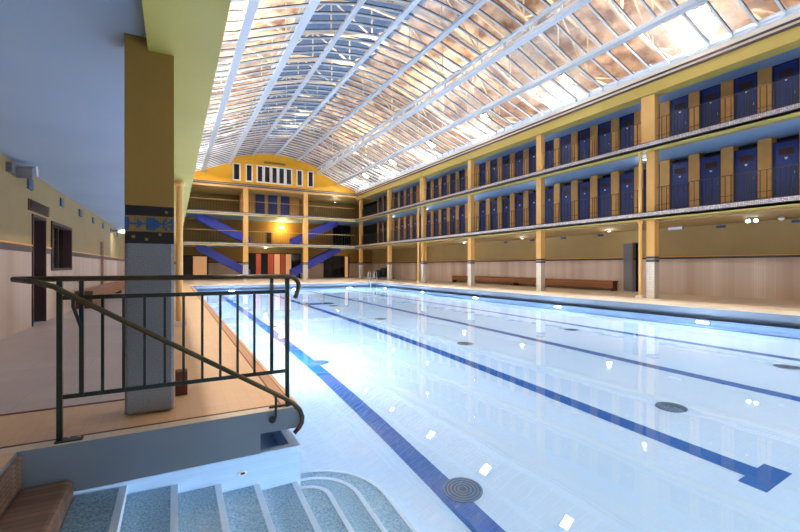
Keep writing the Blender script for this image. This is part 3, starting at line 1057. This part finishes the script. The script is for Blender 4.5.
ceil_lamp(14.6, 40.3, F1a + .01, 'small lamp over the far entrance on the cabin side', m=M_bulbw, power=15, colr=(1, .75, .5))
ceil_lamp(7.4, 39.8, F1a + .01, 'small warm lamp over the red lit lobby at the far end', m=M_bulbw, power=30, colr=(1, .7, .4))

# ground floor openings of the far wall
def framed(name, x0, x1, z1, label, panels):
    root = empty(name, (x0, YB, 0), label, 'door', None, 'structure')
    L = x1 - x0
    MB().box(-.08, 0, -.14, -.03, 0, z1 + .08, M_dark).box(L, L + .08, -.14, -.03, 0, z1 + .08, M_dark).box(0, L, -.14, -.03, z1, z1 + .08, M_dark).build('frame', None, root)
    for a, b, m in panels:
        MB().box(a, b, -.1, -.05, .03, z1, m).build('panel', None, root)
        MB().box(b - .03, b + .03, -.13, -.1, .03, z1, M_dark).build('mullion', None, root)
M_lob1 = mat('lobby_glow_cream', srgb(222, 160, 104), 0.6, emit=(1, 0.55, 0.26, 1), es=0.22)
M_lob2 = mat('lobby_glow_red', srgb(170, 60, 40), 0.6, emit=(0.8, 0.16, 0.06, 1), es=0.12)
n += 1
framed('door_%d' % n, 0.75, 2.6, 2.1, 'dark framed doorway at the far end on the aisle side, lit orange inside', [(0, .65, M_darkglass), (.7, 1.85, M_lob1)])
n += 1
framed('door_%d' % n, 6.2, 11.0, 2.4, 'wide glazed entrance at the far end with red and cream lit lobby',
       [(0, .6, M_darkglass), (.6, 1.1, M_lob2), (1.1, 1.7, M_darkglass), (1.7, 2.3, M_lob2), (2.3, 2.9, M_lob1), (2.9, 3.4, M_lob2), (3.4, 4.0, M_lob1), (4.0, 4.8, M_darkglass)])
n += 1
framed('door_%d' % n, 13.6, 16.2, 2.25, 'dark glazed double door at the far end on the cabin side', [(0, .8, M_darkglass), (.8, 1.6, M_darkglass), (1.6, 2.2, M_darkglass), (2.2, 2.6, M_lob1)])
n += 1
framed('door_%d' % n, 14.6, 16.4, 2.25, 'dark glazed doorway on the lower far gallery beside the blue stairs', [(0, .9, M_darkglass), (.9, 1.8, M_darkglass)])
bpy.data.objects['door_%d' % n].location.z = F1b + .02

# gable windows
gw = [(4.3, 4.92), (5.33, 5.91), (6.23, 6.8), (6.83, 7.42), (7.46, 8.02), (8.06, 8.66), (8.7, 9.3), (9.68, 10.26), (10.7, 11.28)]
gl_ = ['outermost on the aisle side', 'second from the aisle side', 'first of the joined five', 'second of the joined five', 'middle of the joined five',
       'fourth of the joined five', 'last of the joined five', 'second from the cabin side', 'outermost on the cabin side']
for q, (a, b) in enumerate(gw):
    root = empty('window_%d' % (12 + q), (a, YE, 8.47), 'white framed narrow dark window in the yellow gable, ' + gl_[q], 'window', 'windows of the yellow gable', 'structure')
    L, Hh = b - a, 1.52 - abs(7.8 - (a + b) / 2) * .01
    t = .1
    MB().box(0, t, -.06, 0, 0, Hh, M_plate).box(L - t, L, -.06, 0, 0, Hh, M_plate).box(t, L - t, -.06, 0, 0, t, M_plate).box(t, L - t, -.06, 0, Hh - t, Hh, M_plate).build('frame', None, root)
    MB().box(t, L - t, -.03, -.01, t, Hh - t, M_darkglass).build('pane', None, root)
o = MB().box(6.85, 8.7, YE - .05, YE, 10.17, 10.37, M_ochre_t).build('wall_panel')
tag(o, 'narrow brown panel on the gable above the five joined windows', 'panel')

# dark green gear at the far corner
root = empty('equipment_trolley', (16.6, 35.0, 0), 'trolley heaped with dark green covers near the far corner behind the ladder', 'trolley')
MB().box(0, 1.9, 0, .9, .12, .2, M_lampbody).build('platform', None, root)
for a in (.15, 1.75):
    for c in (.1, .8):
        MB().tube([(a, c - .03, .06), (a, c + .03, .06)], .06, 12).build('wheel', M_dark, root)
for q, (a, h) in enumerate(((0.3, .75), (.85, .95), (1.45, 1.1))):
    MB().tube([(a, .45, .2), (a, .45, .4), (a, .45, h), (a, .45, h + .12)], .3, 12, radii=[.26, .32, .3, .14]).build('cover', M_greenstuff, root, smooth=True)

# ================================================================== POOL DETAILS
for q, x in enumerate((2.28, 4.96, 7.66, 10.36, 13.0)):
    y0 = 1.93
    if q == 0:
        y0 = 1.9 - 3.0
    mb = MB().box(x - .12, x + .12, y0, PY1 - 1.8, PF - .001, PF + .003, M_lane)
    mb.box(x - .27, x + .27, y0 - .22, y0, PF - .001, PF + .003, M_lane)
    mb.box(x - .27, x + .27, PY1 - 1.8, PY1 - 1.58, PF - .001, PF + .003, M_lane)
    o = mb.build('lane_marking')
    tag(o, 'dark blue lane line with T end, %s counted from the pillar side' % ORD[q], 'lane marking', 'lane lines on the pool floor')
def drain():
    root = empty('floor_drain', (0, 0, 0), 'x', 'drain', 'round grates in the pool floor')
    MB().tube([(0, 0, 0), (0, 0, .006)], .19, 28).build('plate', M_drain, root)
    r = MB()
    for rad in (.05, .085, .12, .155, .185):
        N = 28
        pts = [(rad * math.cos(2 * PI * i / N), rad * math.sin(2 * PI * i / N)) for i in range(N)]
        pin = [(p[0] * (1 - .012 / rad), p[1] * (1 - .012 / rad)) for p in pts]
        for i in range(N):
            j = (i + 1) % N
            r.add([(pts[i][0], pts[i][1], .012), (pts[j][0], pts[j][1], .012), (pin[j][0], pin[j][1], .012), (pin[i][0], pin[i][1], .012),
                   (pts[i][0], pts[i][1], .005), (pts[j][0], pts[j][1], .005), (pin[j][0], pin[j][1], .005), (pin[i][0], pin[i][1], .005)],
                  [(0, 1, 2, 3), (0, 4, 5, 1), (2, 6, 7, 3)])
    r.build('grate_rings', mat('pale_blue_steel', srgb(96, 128, 158), 0.4), root)
    return root
d0 = None
for r_i, y in enumerate((3.2, 7.76, 12.26, 16.85, 21.4)):
    for c_i, x in enumerate((2.42, 5.93, 9.57, 12.6)):
        if c_i == 3 and r_i != 0 and r_i != 1:
            continue
        if c_i == 3:
            continue
        o = drain() if d0 is None else copy_tree(d0)
        d0 = d0 or o
        o.location = (x, y, PF + .003)
        o['label'] = 'round blue pool floor grate, %s row from the steps, %s' % (ORD[r_i], ('on the pillar side', 'in the middle', 'on the cabin side')[c_i])
o = MB().box(5.1, 6.3, 17.6, 18.4, PF + .001, PF + .02, M_drain).build('main_drain')
tag(o, 'large dark rectangular grate on the pool floor beyond the second lane line', 'drain')

# underwater lamps
ul = None
def uw():
    root = empty('underwater_lamp', (0, 0, 0), 'x', 'lamp', 'underwater lamps of the pool')
    MB().tube([(-.0, 0, 0), (.03, 0, 0)], .17, 20).build('ring', M_steel, root)
    MB().tube([(.03, 0, 0), (.036, 0, 0)], .13, 20).build('lens', M_poollens, root)
    lamp('glow', 'AREA', (.09, 0, 0), P_POOL, (0.88, 0.94, 1.0), rot=(0, R(-90), 0), size=.3, size_y=.3, parent=root, spread=R(175))
    return root
for side in (0, 1):
    for j in range(6):
        y = 1.2 + j * 5.1 + (3.8 if side == 0 and j == 0 else 0)
        if side == 0:
            y = 8.0 + j * 3.8
        o = uw() if ul is None else copy_tree(ul)
        ul = ul or o
        o.location = (PX0 if side == 0 else PX1, y, -.85)
        o.rotation_euler = (0, 0, 0 if side == 0 else PI)
        o['label'] = 'round white underwater lamp in the %s pool wall, %s from the steps' % (('pillar side', 'cabin side')[side], ORD[j])
for j in range(3):
    o = copy_tree(ul)
    o.location = (3.2 + 4 * j, PY0, -.85)
    o.rotation_euler = (0, 0, PI / 2)
    o['label'] = 'round white underwater lamp in the short wall behind the steps, %s from the pillar side' % ORD[j]
for j in range(3):
    o = copy_tree(ul)
    o.location = (3.2 + 4 * j, PY1, -.85)
    o.rotation_euler = (0, 0, -PI / 2)
    o['label'] = 'round white underwater lamp in the far short pool wall, %s from the pillar side' % ORD[j]

# steps into the pool
YS0, YS1 = -1.5, 3.543
st = empty('pool_steps', (-0.9, 3.543, WL), 'flight of blue grey steps with white nosings going down into the water', 'steps')
def rel(o, root):
    o.location = -root.location
    return o
edges = [-0.6, -0.3, 0.02, 0.32, 0.61, 0.92]
zs = [-0.41, -0.57, -0.73, -0.88, -1.0]
for i in range(5):
    x0, x1 = edges[i], edges[i + 1]
    t = MB().box(x0 + (0 if i == 0 else -.0), x1 - .045, YS0, YS1, -1.598, zs[i], M_tread)
    rel(t.build('step', None, st), st)
    rel(MB().box(x1 - .045, x1, YS0, YS1, -1.598, zs[i] + .004, M_nose).build('nosing', None, st), st)
# rounded lower steps
def arc_step(xr, yr, rad, z, z0):
    def outline(ins):
        pts = [(0.951, YS0), (xr - ins, YS0)]
        cx, cy = xr - rad, yr - rad
        for k in range(0, 15):
            a = (PI / 2) * k / 14
            pts.append((cx + (rad - ins) * math.cos(a), cy + (rad - ins) * math.sin(a)))
        pts.append((0.951, yr - ins))
        return pts
    rel(MB().prism(outline(0.04), 'z', z0, z, M_tread).build('rounded_step', None, st), st)
    ou, inn = outline(0), outline(0.04)
    ou, inn = ou[1:], inn[1:]
    nn = MB()
    k = len(ou)
    for i in range(k - 1):
        nn.add([(ou[i][0], ou[i][1], z0), (ou[i + 1][0], ou[i + 1][1], z0), (ou[i + 1][0], ou[i + 1][1], z + .004), (ou[i][0], ou[i][1], z + .004),
                (inn[i][0], inn[i][1], z0), (inn[i + 1][0], inn[i + 1][1], z0), (inn[i + 1][0], inn[i + 1][1], z + .004), (inn[i][0], inn[i][1], z + .004)],
               [(0, 1, 2, 3), (3, 2, 6, 7)])
    rel(nn.build('rounded_nosing', M_nose, st), st)
arc_step(1.17, 3.58, .22, -1.15, -1.30)
arc_step(1.44, 3.83, .45, -1.30, -1.45)
arc_step(1.71, 4.09, .72, -1.45, -1.598)
o = rel(MB().tube([(0.48, 3.53, -.62), (0.48, 3.545, -.62)], .035, 16, M_plate).tube([(0.48, 3.525, -.62), (0.48, 3.531, -.62)], .018, 12, M_dark).build('wall_inlet'), empty('tmp', (0, 0, 0), '', ''))
bpy.data.objects.remove(bpy.data.objects['tmp'])
tag(o, 'small round inlet nozzle in the wall above the underwater steps', 'inlet')
# dry grooved steps
root = empty('stone_steps', (-0.9, YS1, -0.25), 'brown grooved dry stone steps at the top of the pool stairs', 'steps')
b = MB()
b.box(-0.88, -0.64, YS0, YS1, -1.6, -0.25, M_step)
b.tube([(-0.64, YS0, -0.285), (-0.64, YS1, -0.285)], .035, 12, M_step)
b.box(-0.88, -0.605, YS0, YS1, -1.6, -.285, M_step)
rel(b.build('lower_step'), root).parent = root
b = MB()
b.box(-0.92, -0.88, YS0, YS1, -.24, -0.03, M_step)
for q in range(7):
    b.tube([(-.882, YS0, -.04 - q * .03), (-.882, YS1, -.04 - q * .03)], .013, 8, M_step)
rel(b.build('upper_riser'), root).parent = root

# ladder at the far corner
root = empty('pool_ladder', (12.9, PY1, 0), 'small stainless steel ladder at the far corner of the pool', 'ladder')
for dx in (0, .5):
    pts = [(dx, .35, 0), (dx, .35, .55)] + [(dx, .35 - .25 * (1 - math.cos(a)), .55 + .25 * math.sin(a)) for a in (PI / 6, PI / 3, PI / 2, 2 * PI / 3, 5 * PI / 6)] + [(dx, -.12, .5), (dx, -.12, -1.1)]
    MB().tube(pts, .025, 8).build('handrail', M_steel, root, smooth=True)
for q in range(4):
    MB().box(.02, .48, -.15, -.08, -.35 - q * .22, -.32 - q * .22, M_steel).build('rung', None, root)

# ================================================================== FOREGROUND RAILING
RY = 3.6
root = empty('iron_railing', (0, RY, 0), 'black iron railing with bronze top rail and sloping handrail above the pool steps', 'railing')
def arc(cx, cz, r, a0, a1, n_=8):
    return [(cx + r * math.cos(a0 + (a1 - a0) * i / n_), 0, cz + r * math.sin(a0 + (a1 - a0) * i / n_)) for i in range(n_ + 1)]
top = [(-0.93, 0, 1.115), (0.80, 0, 1.115), (.86, 0, 1.112)] + arc(.87, 1.03, .08, PI / 2, -PI / 6, 8) + [(.93, 0, .95), (.915, 0, .925)]
MB().tube(top, .019, 12).build('top_rail', M_handrail, root, smooth=True)
MB().bar((-.68, 0, .985), (.85, 0, .985), .012, .03).build('upper_bar', M_rail, root)
MB().bar((-.68, 0, .305), (.85, 0, .305), .012, .03).build('lower_bar', M_rail, root)
for xx, z0 in ((-.69, 0.008), (.85, 0.0)):
    MB().box(xx - .016, xx + .016, -.016, .016, z0, 1.1).build('post', M_rail, root)
for xx in (-.57, .72):
    MB().box(xx - .013, xx + .013, -.013, .013, .305, 1.1).build('post', M_rail, root)
for xx in (-.45, -.325, -.195, -.065, .06, .19, .32, .45, .58):
    MB().box(xx - .009, xx + .009, -.009, .009, .31, .98).build('baluster', M_rail, root)
b = MB().prism([(-.715, -.03), (-.57, -.03), (-.56, -.02), (-.56, .02), (-.57, .03), (-.715, .03)], 'z', 0.0, .01)
bp_ = b.build('base_plate', M_rail, root)
for xx in (-.64, -.585):
    MB().tube([(xx, .0, .01), (xx, .0, .022)], .01, 8).build('bolt', M_steel, bp_)
# low bar at the pool corner
MB().bar((.70, 0, .012), (.92, .0, .012), .02, .015).build('foot_bar', M_rail, root)

# sloping handrail
hy = -0.1
sl = [(-0.93, 0.0, 1.115), (-.80, hy, 1.10), (-.70, hy, 1.065), (-.62, hy, 1.01), (.69, hy, .175), (.80, hy, .105), (.88, hy, .045), (.935, hy, -.02), (.955, hy, -.08), (.95, hy, -.13), (.925, hy, -.17), (.885, hy, -.205)]
root2 = MB().tube(sl, .019, 12).build('sloping_handrail', M_handrail, root, smooth=True)
MB().tube([(.735, hy, .14), (.735, hy, -.04), (.73, hy + .01, -.065), (.715, hy + .05, -.075)], .011, 8).build('bracket', M_rail, root2)
MB().tube([(.715, hy + .035, -.075), (.715, hy + .045, -.075)], .03, 12).build('rosette', M_rail, root2)
MB().tube([(-.60, hy, 1.0), (-.60, hy, .93), (-.575, 0, .78)], .011, 8).build('strut', M_rail, root2)
